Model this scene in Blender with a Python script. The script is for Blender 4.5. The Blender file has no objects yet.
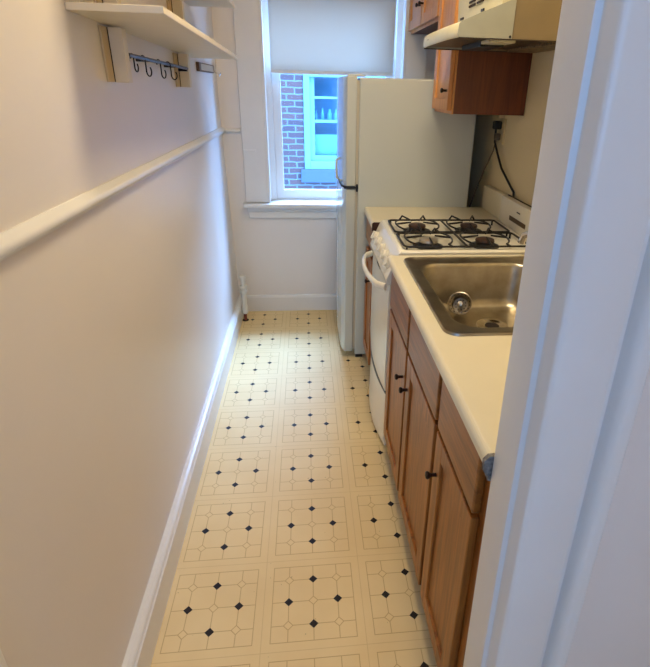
import bpy, bmesh, math, random
from mathutils import Vector, Matrix
random.seed(7)
S = bpy.context.scene
COL = S.collection
PI = math.pi

# ------------------------------------------------------------------ camera
cam_d = bpy.data.cameras.new('camera')
cam = bpy.data.objects.new('camera', cam_d)
COL.objects.link(cam)
S.camera = cam
_r = Vector((0.99392614, -0.10685268, 0.02633131))
_u = Vector((0.02018433, 0.41221218, 0.91086427))
_f = Vector((0.10818238, 0.90480032, -0.41186521))
M = Matrix((( _r.x, _u.x, -_f.x), (_r.y, _u.y, -_f.y), (_r.z, _u.z, -_f.z))).to_4x4()
M.translation = Vector((0.309575, -1.089582, 1.464244))
cam.matrix_world = M
cam_d.sensor_fit = 'HORIZONTAL'
cam_d.sensor_width = 36.0
cam_d.lens = 506.9033 * 36.0 / 650.0
cam_d.shift_x = (325.0 - 364.327) / 650.0
cam_d.shift_y = (317.858 - 333.5) / 650.0
cam_d.clip_start = 0.02

# ------------------------------------------------------------------ world, lights, exposure
W = bpy.data.worlds.new('world')
S.world = W
W.use_nodes = True
bg = W.node_tree.nodes['Background']
bg.inputs['Color'].default_value = (0.17, 0.43, 1.0, 1)
bg.inputs['Strength'].default_value = 13.0


def area(name, loc, rot, sx, sy, power, color, spread=180):
    l = bpy.data.lights.new(name, 'AREA')
    l.shape = 'RECTANGLE'
    l.size = sx
    l.size_y = sy
    l.energy = power
    l.color = color
    l.spread = math.radians(spread)
    o = bpy.data.objects.new(name, l)
    COL.objects.link(o)
    o.location = loc
    o.rotation_euler = rot
    return o


# kitchen ceiling lamp (warm), hall ceiling lamp (warm), hall window daylight (cool)
area('kitchen_ceiling_light', (0.50, 0.45, 2.50), (0, 0, 0), 0.34, 0.34, 15, (1.0, 0.82, 0.56))
area('hall_ceiling_light', (1.0, -1.9, 2.50), (0, 0, 0), 0.5, 0.5, 7, (1.0, 0.70, 0.40))
area('hall_window_daylight', (-0.1, -2.85, 1.45), (math.radians(90), 0, 0), 1.3, 1.3, 17, (0.20, 0.46, 1.0))

# added blue area light, boosting the sky's light through the kitchen window
area('added_sky_light', (1.35, 4.3, 3.7), (math.radians(-47), 0, math.radians(-22)), 2.2, 2.2, 1200, (0.34, 0.55, 1.0))

S.view_settings.view_transform = 'Standard'
S.view_settings.look = 'None'
S.view_settings.gamma = 1
S.view_settings.use_curve_mapping = False
S.view_settings.exposure = 0.40


# ------------------------------------------------------------------ materials
def lin(c):
    return tuple((x / 255 / 12.92 if x / 255 <= 0.04045 else ((x / 255 + 0.055) / 1.055) ** 2.4) for x in c) + (1,)


def mat(name, rgb, rough=0.5, metal=0.0, vary=0.0, scale=4.0, bump=0.0, bscale=60.0, rgb2=None, coat=0.0):
    m = bpy.data.materials.new(name)
    m.use_nodes = True
    nt = m.node_tree
    b = nt.nodes['Principled BSDF']
    b.inputs['Roughness'].default_value = rough
    b.inputs['Metallic'].default_value = metal
    b.inputs['Coat Weight'].default_value = coat
    c = lin(rgb)
    if vary > 0 or rgb2:
        tc = nt.nodes.new('ShaderNodeTexCoord')
        n = nt.nodes.new('ShaderNodeTexNoise')
        n.inputs['Scale'].default_value = scale
        n.inputs['Detail'].default_value = 5
        r = nt.nodes.new('ShaderNodeValToRGB')
        r.color_ramp.elements[0].position = 0.3
        r.color_ramp.elements[1].position = 0.7
        c2 = lin(rgb2) if rgb2 else tuple(x * (1 - vary) for x in c[:3]) + (1,)
        r.color_ramp.elements[0].color = c2
        r.color_ramp.elements[1].color = c
        nt.links.new(tc.outputs['Object'], n.inputs['Vector'])
        nt.links.new(n.outputs['Fac'], r.inputs['Fac'])
        nt.links.new(r.outputs['Color'], b.inputs['Base Color'])
    else:
        b.inputs['Base Color'].default_value = c
    if bump > 0:
        tc = nt.nodes.new('ShaderNodeTexCoord')
        n = nt.nodes.new('ShaderNodeTexNoise')
        n.inputs['Scale'].default_value = bscale
        n.inputs['Detail'].default_value = 4
        bp = nt.nodes.new('ShaderNodeBump')
        bp.inputs['Strength'].default_value = bump
        bp.inputs['Distance'].default_value = 0.01
        nt.links.new(tc.outputs['Object'], n.inputs['Vector'])
        nt.links.new(n.outputs['Fac'], bp.inputs['Height'])
        nt.links.new(bp.outputs['Normal'], b.inputs['Normal'])
    return m


def wood(name, light, dark, axis='Z', rough=0.42, scale=1.0):
    """straight-grained oak, grain running along axis (object space)"""
    m = bpy.data.materials.new(name)
    m.use_nodes = True
    nt = m.node_tree
    b = nt.nodes['Principled BSDF']
    b.inputs['Roughness'].default_value = rough
    tc = nt.nodes.new('ShaderNodeTexCoord')
    mp = nt.nodes.new('ShaderNodeMapping')
    s = [38 * scale] * 3
    s['XYZ'.index(axis)] = 2.2 * scale
    mp.inputs['Scale'].default_value = s
    n = nt.nodes.new('ShaderNodeTexNoise')
    n.inputs['Scale'].default_value = 1.6
    n.inputs['Detail'].default_value = 6
    n.inputs['Roughness'].default_value = 0.65
    n.inputs['Distortion'].default_value = 0.6
    n2 = nt.nodes.new('ShaderNodeTexNoise')
    n2.inputs['Scale'].default_value = 5
    r = nt.nodes.new('ShaderNodeValToRGB')
    r.color_ramp.elements[0].position = 0.30
    r.color_ramp.elements[1].position = 0.68
    r.color_ramp.elements[0].color = lin(dark)
    r.color_ramp.elements[1].color = lin(light)
    mx = nt.nodes.new('ShaderNodeMixRGB')
    mx.blend_type = 'MULTIPLY'
    mx.inputs['Fac'].default_value = 0.35
    L = nt.links.new
    L(tc.outputs['Object'], mp.inputs['Vector'])
    L(mp.outputs['Vector'], n.inputs['Vector'])
    L(tc.outputs['Object'], n2.inputs['Vector'])
    L(n.outputs['Fac'], r.inputs['Fac'])
    L(r.outputs['Color'], mx.inputs['Color1'])
    L(n2.outputs['Color'], mx.inputs['Color2'])
    hs = nt.nodes.new('ShaderNodeRGBToBW')
    L(n2.outputs['Color'], hs.inputs['Color'])
    L(hs.outputs['Val'], mx.inputs['Color2'])
    L(mx.outputs['Color'], b.inputs['Base Color'])
    bp = nt.nodes.new('ShaderNodeBump')
    bp.inputs['Strength'].default_value = 0.15
    bp.inputs['Distance'].default_value = 0.003
    L(n.outputs['Fac'], bp.inputs['Height'])
    L(bp.outputs['Normal'], b.inputs['Normal'])
    return m


def floor_mat():
    m = bpy.data.materials.new('sheet_vinyl_with_diamonds')
    m.use_nodes = True
    nt = m.node_tree
    N = nt.nodes
    L = nt.links.new
    b = N['Principled BSDF']
    tc = N.new('ShaderNodeTexCoord')
    sp = N.new('ShaderNodeSeparateXYZ')
    L(tc.outputs['Object'], sp.inputs[0])

    def mt(op, a, c=None, d=None):
        n = N.new('ShaderNodeMath')
        n.operation = op
        for i, v in enumerate((a, c, d)):
            if v is None:
                continue
            if isinstance(v, (int, float)):
                n.inputs[i].default_value = v
            else:
                L(v, n.inputs[i])
        return n.outputs[0]
    T = 0.305

    def cell(s):  # -0.5..0.5 around tile centre
        return mt('SUBTRACT', mt('FRACT', mt('ADD', mt('DIVIDE', s, T), 100.5)), 0.5)
    u, v = cell(sp.outputs[0]), cell(sp.outputs[1])
    au, av = mt('ABSOLUTE', u), mt('ABSOLUTE', v)
    mxuv = mt('MAXIMUM', au, av)
    lw = 0.0038

    def near(x, c, w):
        return mt('LESS_THAN', mt('ABSOLUTE', mt('SUBTRACT', x, c)), w)
    frame = near(mxuv, 0.415, lw)
    seam = mt('GREATER_THAN', mxuv, 0.4965)
    inside = mt('LESS_THAN', mxuv, 0.415)
    lat = mt('MAXIMUM', mt('MAXIMUM', near(au, 0.25, lw), near(av, 0.25, lw)), mt('MAXIMUM', near(au, 0, lw), near(av, 0, lw)))
    lat = mt('MULTIPLY', lat, inside)
    # distance (L1) to nearest lattice node
    fu = mt('SUBTRACT', mt('FRACT', mt('ADD', mt('DIVIDE', u, 0.25), 10.5)), 0.5)
    fv = mt('SUBTRACT', mt('FRACT', mt('ADD', mt('DIVIDE', v, 0.25), 10.5)), 0.5)
    d1 = mt('MULTIPLY', mt('ADD', mt('ABSOLUTE', fu), mt('ABSOLUTE', fv)), 0.25)
    inn = mt('LESS_THAN', mxuv, 0.36)
    dia_in = mt('MULTIPLY', mt('LESS_THAN', d1, 0.046), inn)
    # black nodes: exactly one of |u|,|v| near 0.25
    bu = mt('GREATER_THAN', au, 0.125)
    bv = mt('GREATER_THAN', av, 0.125)
    xor = mt('ABSOLUTE', mt('SUBTRACT', bu, bv))
    black = mt('MULTIPLY', dia_in, xor)
    ring = mt('MULTIPLY', mt('MULTIPLY', near(d1, 0.046, 0.0055), inn), mt('SUBTRACT', 1, xor))
    lat = mt('MULTIPLY', lat, mt('SUBTRACT', 1, dia_in))
    tan = mt('MAXIMUM', mt('MAXIMUM', lat, ring), frame)
    tan = mt('MAXIMUM', tan, mt('MULTIPLY', seam, 0.45))
    noi = N.new('ShaderNodeTexNoise')
    noi.inputs['Scale'].default_value = 3.5
    noi.inputs['Detail'].default_value = 6
    L(tc.outputs['Object'], noi.inputs['Vector'])
    r = N.new('ShaderNodeValToRGB')
    r.color_ramp.elements[0].position = 0.3
    r.color_ramp.elements[1].position = 0.7
    r.color_ramp.elements[0].color = lin((226, 198, 142))
    r.color_ramp.elements[1].color = lin((235, 210, 156))
    L(noi.outputs['Fac'], r.inputs['Fac'])

    def mix(f, c1, c2):
        n = N.new('ShaderNodeMixRGB')
        L(f, n.inputs[0])
        if isinstance(c1, tuple):
            n.inputs[1].default_value = c1
        else:
            L(c1, n.inputs[1])
        n.inputs[2].default_value = c2
        return n.outputs[0]
    c = mix(mt('MULTIPLY', tan, 0.55), r.outputs[0], lin((160, 118, 62)))
    c = mix(black, c, lin((22, 12, 14)))
    # scattered dirt specks
    vo = N.new('ShaderNodeTexNoise')
    vo.inputs['Scale'].default_value = 70
    vo.inputs['Detail'].default_value = 2
    L(tc.outputs['Object'], vo.inputs['Vector'])
    sp2 = mt('GREATER_THAN', vo.outputs['Fac'], 0.755)
    c = mix(mt('MULTIPLY', sp2, 0.6), c, lin((96, 76, 56)))
    L(c, b.inputs['Base Color'])
    b.inputs['Roughness'].default_value = 0.55
    b.inputs['Specular IOR Level'].default_value = 0.3
    bp = N.new('ShaderNodeBump')
    bp.inputs['Strength'].default_value = 0.12
    bp.inputs['Distance'].default_value = 0.004
    n3 = N.new('ShaderNodeTexNoise')
    n3.inputs['Scale'].default_value = 25
    L(tc.outputs['Object'], n3.inputs['Vector'])
    L(n3.outputs['Fac'], bp.inputs['Height'])
    L(bp.outputs['Normal'], b.inputs['Normal'])
    return m


def brick_mat():
    m = bpy.data.materials.new('old_brick')
    m.use_nodes = True
    nt = m.node_tree
    b = nt.nodes['Principled BSDF']
    b.inputs['Roughness'].default_value = 0.9
    tc = nt.nodes.new('ShaderNodeTexCoord')
    sp = nt.nodes.new('ShaderNodeSeparateXYZ')
    cb = nt.nodes.new('ShaderNodeCombineXYZ')
    ns = nt.nodes.new('ShaderNodeTexNoise')
    ns.inputs['Scale'].default_value = 9
    md = nt.nodes.new('ShaderNodeMixRGB')
    md.blend_type = 'ADD'
    md.inputs[0].default_value = 0.03
    br = nt.nodes.new('ShaderNodeTexBrick')
    br.inputs['Scale'].default_value = 1
    br.inputs['Brick Width'].default_value = 0.205
    br.inputs['Row Height'].default_value = 0.0735
    br.inputs['Mortar Size'].default_value = 0.009
    br.inputs['Mortar Smooth'].default_value = 0.2
    br.inputs['Bias'].default_value = 0.1
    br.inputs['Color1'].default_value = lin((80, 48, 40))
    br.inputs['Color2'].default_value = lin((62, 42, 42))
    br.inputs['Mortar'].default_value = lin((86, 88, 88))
    L = nt.links.new
    L(tc.outputs['Object'], sp.inputs[0])
    L(sp.outputs['X'], cb.inputs['X'])
    L(sp.outputs['Z'], cb.inputs['Y'])
    L(cb.outputs[0], md.inputs[1])
    L(tc.outputs['Object'], ns.inputs['Vector'])
    L(ns.outputs['Color'], md.inputs[2])
    L(md.outputs[0], br.inputs['Vector'])
    L(br.outputs['Color'], b.inputs['Base Color'])
    bp = nt.nodes.new('ShaderNodeBump')
    bp.inputs['Strength'].default_value = 0.6
    bp.inputs['Distance'].default_value = 0.01
    bp.invert = True
    L(br.outputs['Fac'], bp.inputs['Height'])
    L(bp.outputs['Normal'], b.inputs['Normal'])
    return m


def glass_mat(name, tint=(1, 1, 1), gloss=0.10):
    m = bpy.data.materials.new(name)
    m.use_nodes = True
    nt = m.node_tree
    nt.nodes.clear()
    o = nt.nodes.new('ShaderNodeOutputMaterial')
    t = nt.nodes.new('ShaderNodeBsdfTransparent')
    t.inputs[0].default_value = tint + (1,)
    g = nt.nodes.new('ShaderNodeBsdfGlossy')
    g.inputs['Roughness'].default_value = 0.03
    lw = nt.nodes.new('ShaderNodeLayerWeight')
    lw.inputs['Blend'].default_value = gloss
    x = nt.nodes.new('ShaderNodeMixShader')
    nt.links.new(lw.outputs['Fresnel'], x.inputs[0])
    nt.links.new(t.outputs[0], x.inputs[1])
    nt.links.new(g.outputs[0], x.inputs[2])
    nt.links.new(x.outputs[0], o.inputs[0])
    return m


def shade_mat():
    m = bpy.data.materials.new('roller_shade_fabric')
    m.use_nodes = True
    nt = m.node_tree
    nt.nodes.clear()
    o = nt.nodes.new('ShaderNodeOutputMaterial')
    d = nt.nodes.new('ShaderNodeBsdfDiffuse')
    d.inputs[0].default_value = lin((214, 214, 212))
    t = nt.nodes.new('ShaderNodeBsdfTranslucent')
    t.inputs[0].default_value = lin((215, 210, 198))
    x = nt.nodes.new('ShaderNodeMixShader')
    x.inputs[0].default_value = 0.35
    nt.links.new(d.outputs[0], x.inputs[1])
    nt.links.new(t.outputs[0], x.inputs[2])
    nt.links.new(x.outputs[0], o.inputs[0])
    return m


MT = dict(
    wall=mat('painted_plaster_wall', (230, 223, 214), 0.40, vary=0.04, scale=2.0, bump=0.10, bscale=7),
    wallr=mat('painted_wall_cream', (228, 212, 170), 0.6, vary=0.06, scale=3),
    trim=mat('glossy_white_trim_paint', (228, 226, 220), 0.30, vary=0.03, scale=8, bump=0.05, bscale=30),
    ceil=mat('ceiling_paint', (232, 230, 224), 0.8),
    floor=floor_mat(),
    counter=mat('cream_laminate', (222, 213, 184), 0.38, vary=0.03, scale=12),
    torn=mat('torn_laminate_edge', (150, 146, 138), 0.9, rgb2=(74, 66, 60), scale=90, bump=0.4),
    oak=wood('oak_lower_vertical', (194, 120, 46), (120, 66, 20), 'Z', 0.38),
    oak_h=wood('oak_lower_horizontal', (188, 116, 44), (118, 66, 22), 'Y', 0.38),
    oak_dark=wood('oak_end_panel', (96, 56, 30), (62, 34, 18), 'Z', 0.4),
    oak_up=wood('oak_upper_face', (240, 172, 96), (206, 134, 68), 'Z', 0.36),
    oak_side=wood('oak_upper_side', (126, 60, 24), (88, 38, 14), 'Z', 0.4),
    recess=mat('dark_recess', (34, 24, 18), 0.9),
    knob=mat('dark_bronze_knob', (46, 30, 22), 0.35, 0.6),
    enamel=mat('white_range_enamel', (234, 228, 208), 0.22, vary=0.03, scale=20, coat=0.2),
    fridge=mat('fridge_enamel', (192, 197, 188), 0.17, vary=0.02, scale=3, coat=0.15),
    gasket=mat('fridge_gasket', (186, 178, 156), 0.7),
    black=mat('black_plastic', (16, 15, 15), 0.45),
    iron=mat('black_cast_iron', (18, 16, 15), 0.5, bump=0.2, bscale=200),
    brown=mat('brown_burner_cap', (70, 46, 34), 0.5, rgb2=(34, 24, 20), scale=60),
    alu=mat('aluminium_burner', (190, 180, 160), 0.35, 0.8),
    steel=mat('brushed_stainless_sink', (178, 170, 152), 0.33, 1.0, rgb2=(146, 137, 120), scale=14, bump=0.05, bscale=120),
    chrome=mat('chrome', (225, 222, 215), 0.12, 1.0),
    hoodr=mat('brown_hood_side', (136, 118, 84), 0.5, vary=0.1, scale=10),  # rear hood side, browner and darker than the front enamel
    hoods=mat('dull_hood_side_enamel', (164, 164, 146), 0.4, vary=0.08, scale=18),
    hood=mat('cream_range_hood_enamel', (210, 202, 164), 0.35, vary=0.08, scale=18),
    hood_in=mat('shaded_greasy_hood_inside', (84, 64, 34), 0.5, rgb2=(54, 40, 20), scale=30),  # greasy brown, darkened further for the shade under the hood
    grease=mat('grease_speckled_panel', (150, 126, 84), 0.6, rgb2=(44, 28, 16), scale=75),
    vent=mat('dark_vent_slot', (44, 30, 20), 0.8),
    grille=mat('brown_vent_grille', (96, 78, 58), 0.7),
    shelf=mat('painted_shelf_wood', (228, 216, 188), 0.45, vary=0.04, scale=15),
    tan_strip=mat('tan_wall_strip', (206, 184, 146), 0.5, vary=0.05, scale=10),
    satin=mat('satin_strainer_steel', (132, 124, 112), 0.32, 1.0),
    rawend=mat('raw_dark_board_edge', (64, 34, 20), 0.9, rgb2=(34, 18, 12), scale=60),
    rod=mat('aged_steel_rod', (96, 92, 96), 0.35, 0.8, rgb2=(48, 42, 44), scale=40),
    hook=mat('black_wire_hook', (26, 20, 26), 0.4, 0.5),
    blockw=wood('key_rack_wood', (120, 92, 66), (78, 54, 36), 'Y', 0.5),
    plate=mat('ivory_outlet_plate', (206, 188, 140), 0.5),
    cord=mat('black_cord', (14, 14, 15), 0.5),
    cordg=mat('grey_cord', (92, 80, 60), 0.6),
    pipe=mat('painted_white_pipe', (222, 220, 212), 0.35, vary=0.05, scale=30),
    shade=shade_mat(),
    glass=glass_mat('window_glass', (0.93, 0.97, 1.0), 0.06),
    nglass=glass_mat('old_window_glass', (0.70, 0.86, 0.95), 0.25),
    brick=brick_mat(),
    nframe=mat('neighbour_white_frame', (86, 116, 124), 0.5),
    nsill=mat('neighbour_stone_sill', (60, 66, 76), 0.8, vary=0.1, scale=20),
    ncurt=mat('neighbour_shade', (200, 212, 208), 0.8),
    nroom=mat('neighbour_dark_room', (150, 160, 160), 0.9),
    bottle=mat('pale_bottle', (196, 214, 220), 0.3),
    hallw=mat('hall_wall_paint', (222, 214, 200), 0.7),
    hallf=mat('hall_floor_boards', (150, 116, 80), 0.5, vary=0.2, scale=10),
    red=mat('small_red_mark', (130, 60, 46), 0.6),
)


# ------------------------------------------------------------------ mesh helpers
class MB:
    def __init__(s):
        s.bm = bmesh.new()

    def box(s, x0, x1, y0, y1, z0, z1, bev=0.0, seg=2):
        r = bmesh.ops.create_cube(s.bm, size=1)
        vs = r['verts']
        for v in vs:
            v.co = Vector(((x0 + x1) / 2 + v.co.x * (x1 - x0), (y0 + y1) / 2 + v.co.y * (y1 - y0), (z0 + z1) / 2 + v.co.z * (z1 - z0)))
        if bev > 0:
            es = list({e for v in vs for e in v.link_edges})
            bmesh.ops.bevel(s.bm, geom=es, offset=bev, segments=seg, profile=0.5, affect='EDGES')
        return s

    def prism(s, pts, axis, a, b):
        """extrude a polygon. axis 'Y': pts are (x,z); 'Z': (x,y); 'X': (y,z)"""
        def P(p, t):
            if axis == 'Y':
                return Vector((p[0], t, p[1]))
            if axis == 'Z':
                return Vector((p[0], p[1], t))
            return Vector((t, p[0], p[1]))
        va = [s.bm.verts.new(P(p, a)) for p in pts]
        vb = [s.bm.verts.new(P(p, b)) for p in pts]
        n = len(pts)
        for i in range(n):
            s.bm.faces.new((va[i], va[(i + 1) % n], vb[(i + 1) % n], vb[i]))
        s.bm.faces.new(va)
        s.bm.faces.new(list(reversed(vb)))
        return s

    def rings(s, rings, cap0=True, cap1=True, close=True):
        V = [[s.bm.verts.new(Vector(p)) for p in r] for r in rings]
        n = len(V[0])
        for i in range(len(V) - 1):
            for j in range(n if close else n - 1):
                k = (j + 1) % n
                s.bm.faces.new((V[i][j], V[i][k], V[i + 1][k], V[i + 1][j]))
        if cap0:
            s.bm.faces.new(list(reversed(V[0])))
        if cap1:
            s.bm.faces.new(V[-1])
        return s

    def tube(s, pts, r, n=10):
        pts = [Vector(p) for p in pts]
        rs = r if isinstance(r, (list, tuple)) else [r] * len(pts)
        R = []
        up = None
        for i, p in enumerate(pts):
            d = (pts[min(i + 1, len(pts) - 1)] - pts[max(i - 1, 0)]).normalized()
            if up is None:
                up = Vector((0, 0, 1)) if abs(d.z) < 0.9 else Vector((1, 0, 0))
            a = d.cross(up)
            if a.length < 1e-4:
                a = d.cross(Vector((0, 1, 0)))
            a.normalize()
            up = a.cross(d).normalized()
            R.append([p + rs[i] * (math.cos(2 * PI * k / n) * a + math.sin(2 * PI * k / n) * up) for k in range(n)])
        return s.rings(R)

    def lathe(s, prof, c, axis='Z', n=28, mtx=None):
        """prof [(r, h)]"""
        R = []
        for r, h in prof:
            ring = []
            for k in range(n):
                a = 2 * PI * k / n
                x, y = max(r, 1e-4) * math.cos(a), max(r, 1e-4) * math.sin(a)
                v = {'Z': Vector((x, y, h)), 'X': Vector((h, x, y)), 'Y': Vector((x, h, y))}[axis]
                if mtx is not None:
                    v = mtx @ v
                ring.append(v + Vector(c))
            R.append(ring)
        return s.rings(R)

    def build(s, name, m, parent=None, smooth=False):
        bmesh.ops.recalc_face_normals(s.bm, faces=s.bm.faces[:])
        me = bpy.data.meshes.new(name)
        s.bm.to_mesh(me)
        s.bm.free()
        me.materials.append(MT[m] if isinstance(m, str) else m)
        if smooth:
            for p in me.polygons:
                p.use_smooth = True
            try:
                me.set_sharp_from_angle(angle=math.radians(40))
            except Exception:
                pass
        o = bpy.data.objects.new(name, me)
        COL.objects.link(o)
        if parent is not None:
            o.parent = parent
            o.matrix_parent_inverse = Matrix.Translation(-parent_world(parent))
        return o


def parent_world(p):
    # part meshes sit at the world origin; only a thing's Empty carries an offset
    return Vector(p.location) if p.type == 'EMPTY' else Vector((0, 0, 0))


def tag(o, label, cat=None, group=None, kind=None):
    if label:
        o['label'] = label
    if cat:
        o['category'] = cat
    if group:
        o['group'] = group
    if kind:
        o['kind'] = kind
    return o


def thing(name, label, cat, loc, group=None):
    o = bpy.data.objects.new(name, None)
    COL.objects.link(o)
    o.empty_display_size = 0.05
    o.location = loc
    return tag(o, label, cat, group)


def struct(o, label=None):
    return tag(o, label, None, None, 'structure')


def sthing(name, loc, label=None):
    o = bpy.data.objects.new(name, None)
    COL.objects.link(o)
    o.empty_display_size = 0.05
    o.location = loc
    return tag(o, label, None, None, 'structure')


def copy_tree(o, parent=None):
    c = o.copy()
    COL.objects.link(c)
    if parent is not None:
        c.parent = parent
    for ch in list(o.children):
        copy_tree(ch, c)
    return c


def rrect(x0, x1, y0, y1, r, z, n=6):
    P = []
    for cx, cy, a0 in ((x1 - r, y1 - r, 0), (x0 + r, y1 - r, 90), (x0 + r, y0 + r, 180), (x1 - r, y0 + r, 270)):
        for k in range(n + 1):
            a = math.radians(a0 + 90 * k / n)
            P.append((cx + r * math.cos(a), cy + r * math.sin(a), z))
    return P


def arc(c, r, a0, a1, n):
    return [(c[0] + r * math.cos(math.radians(a0 + (a1 - a0) * k / n)), c[1] + r * math.sin(math.radians(a0 + (a1 - a0) * k / n))) for k in range(n + 1)]


# ================================================================== STRUCTURE
ZC = 2.55          # ceiling
XR = 1.27          # right wall
YB = 2.30          # back wall, room side
YP = -0.44         # partition, kitchen side
YH = -0.515        # partition, hall side


def XL(z):         # left wall leans outwards a little
    return -0.172 - 0.024 * min(z, 1.3)


struct(MB().box(-0.35, XR + 0.15, YP - 0.09, YB + 0.2, -0.06, 0.0).build('floor', 'floor'), 'cream vinyl floor printed with squares and small black diamonds')
# the hall floor, with the same vinyl running through under the doorway
struct(MB().box(-1.4, 1.9, -3.05, YP - 0.0901, -0.06, 0.0).build('floor', 'floor'))
struct(MB().box(-1.5, 2.0, -3.1, YB + 0.2, ZC, ZC + 0.06).build('ceiling', 'ceil'))
struct(MB().prism([(XL(0), 0), (XL(1.3), 1.3), (XL(1.3), ZC), (-0.35, ZC), (-0.35, 0)], 'Y', -0.54, YB + 0.2).build('wall_left', 'wall'), 'white painted wall along the galley')
struct(MB().box(XR, XR + 0.12, YH, YB + 0.2, 0, ZC).build('wall_right', 'wallr'))
# back wall with the window opening x .075-.905, z .76-1.98
WX0, WX1, WZ0, WZ1 = 0.075, 0.905, 0.765, 2.06
b = MB()
b.box(-0.35, WX0 - 0.0125, YB, YB + 0.2, 0, ZC)
b.box(WX1 + 0.0125, XR, YB, YB + 0.2, 0, ZC)
b.box(WX0 - 0.0125, WX1 + 0.0125, YB, YB + 0.2, 0, WZ0 - 0.001)
b.box(WX0 - 0.0125, WX1 + 0.0125, YB, YB + 0.2, WZ1 + 0.001, ZC)
struct(b.build('wall_back', 'wall'))
# partition between the kitchen and the hall; doorway is x -.2 to .605
b = MB()
b.box(0.628, XR + 0.7, YH, YP, 0, ZC)
b.box(-1.5, -0.35, YH, YP, 0, ZC)
b.box(-0.35, 0.628, YH, YP, 2.12, ZC)
struct(b.build('wall_front', 'wall'))
# hall enclosure
struct(MB().box(-1.5, -1.4, -3.1, YH, 0, ZC).build('wall_left', 'hallw'))
struct(MB().box(1.9, 2.0, -3.1, YH, 0, ZC).build('wall_right', 'hallw'))
struct(MB().box(-1.5, 2.0, -3.2, -3.1, 0, ZC).build('wall_back', 'hallw'))

# baseboards: tall board with a stepped cap
def baseboard_profile(h, t):
    return [(0, 0), (t, 0), (t, h * 0.86), (t * 0.85, h * 0.885), (t * 0.85, h * 0.93), (t * 0.7, h * 0.97), (t * 0.45, h), (0, h)]


prof = [(-0.178 + p[0], p[1]) for p in baseboard_profile(0.130, 0.034)]
prof = [(-0.20, 0)] + prof[1:-1] + [(-0.20, 0.130)]
struct(MB().prism(prof, 'Y', -0.53, YB).build('baseboard_left', 'trim'), 'tall glossy white baseboard along the left wall')
pb = [(YB - p[0], p[1]) for p in baseboard_profile(0.118, 0.02)]
struct(MB().prism(pb, 'X', -0.16, XR - 0.04).build('baseboard_back', 'trim'), 'white baseboard under the window')

# chair rails
def rail_profile(z, d, h):
    pts = [(0, z - h / 2), (d * 0.35, z - h / 2), (d * 0.45, z - h * 0.30)]
    for k in range(9):
        a = math.radians(-70 + 140 * k / 8)
        pts.append((d * 0.55 + d * 0.45 * math.cos(a), z + h * 0.30 * math.sin(a)))
    pts += [(d * 0.35, z + h * 0.5), (0, z + h * 0.5)]
    return pts


pl = [(XL(1.2) - 0.004 + p[0], p[1]) for p in rail_profile(1.208, 0.026, 0.040)]
struct(MB().prism(pl, 'Y', -0.54, YB).build('trim_1', 'trim', smooth=True), 'rounded white chair rail along the left wall')
pr = [(YB - p[0], p[1]) for p in rail_profile(1.205, 0.022, 0.03)]
struct(MB().prism(pr, 'X', XL(1.2), -0.088).build('trim_2', 'trim', smooth=True), 'short chair rail on the back wall left of the window')

# right door casing: one moulded profile (x, y) run up the full height
prof = [(0.614, YP + 0.004), (0.614, -0.508), (0.615, -0.512), (0.6225, -0.515), (0.6235, -0.517), (0.6225, -0.546), (0.6255, -0.550), (0.634, -0.552),
        (0.698, -0.552), (0.705, -0.550), (0.708, -0.543), (0.711, -0.532), (0.724, -0.532), (0.727, -0.546), (0.733, -0.553),
        (0.739, -0.556), (0.752, -0.556), (0.758, -0.550), (0.760, -0.5155), (0.650, -0.5149), (0.650, YP + 0.004)]
b = MB().prism(prof, 'Z', 0, 2.13)
for v in b.bm.verts:            # the old casing stands slightly out of plumb
    v.co.x += 0.0135 * (1.0 - v.co.z)
struct(b.build('trim_3', 'trim', smooth=True), 'white moulded door casing in the right foreground')
# left casing, only its corner is in frame
prof = [(-0.30, -0.5395), (-0.168, -0.5395), (-0.163, -0.548), (-0.163, -0.562), (-0.170, -0.570), (-0.180, -0.572), (-0.186, -0.58), (-0.30, -0.58)]
struct(MB().prism(prof, 'Z', 0, 2.13).build('trim_4', 'trim', smooth=True), 'white door casing at the lower left edge of the frame')
struct(MB().box(-0.30, 0.76, -0.552, -0.516, 2.13, 2.24, 0.004).build('trim_5', 'trim'))

# ------------------------------------------------------------------ window
w = sthing('window_1', (0.49, YB, WZ0), 'white sash window half covered by a roller shade')
b = MB()
# outer casing, left and right, with a thin backband
b.box(-0.082, WX0 - 0.012, YB - 0.022, YB, 0.772, 2.12, 0.003)
b.box(WX1 + 0.012, 1.045, YB - 0.022, YB, 0.772, 2.12, 0.003)
b.box(-0.082, 1.045, YB - 0.024, YB, 2.06, 2.18, 0.003)
b.build('window_casing', 'trim', w)
b = MB()
b.box(-0.076, 0.0, YB - 0.027, YB - 0.022, 1.088, 1.098, 0.001)
b.build('casing_joint', 'trim', w)
b = MB()  # reveal
b.box(WX0 - 0.012, WX0 + 0.001, YB - 0.024, YB + 0.19, WZ0 + 0.005, 2.06)
b.box(WX1 - 0.001, WX1 + 0.012, YB - 0.024, YB + 0.19, WZ0 + 0.005, 2.06)
b.box(WX0 + 0.001, WX0 + 0.034, YB + 0.072, YB + 0.19, WZ0 + 0.005, 2.06)
b.box(WX1 - 0.034, WX1 - 0.001, YB + 0.072, YB + 0.19, WZ0 + 0.005, 2.06)
b.box(WX0 + 0.001, WX1 - 0.001, YB, YB + 0.19, 2.03, 2.06)
b.build('window_frame', 'trim', w)
b = MB()  # stool and apron
b.box(-0.10, 1.07, YB - 0.062, YB + 0.09, 0.742, 0.768, 0.006, 3)
b.box(WX0, WX1, YB + 0.09, YB + 0.2, 0.742, 0.775)
b.build('window_sill', 'trim', w)
b = MB()
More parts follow.
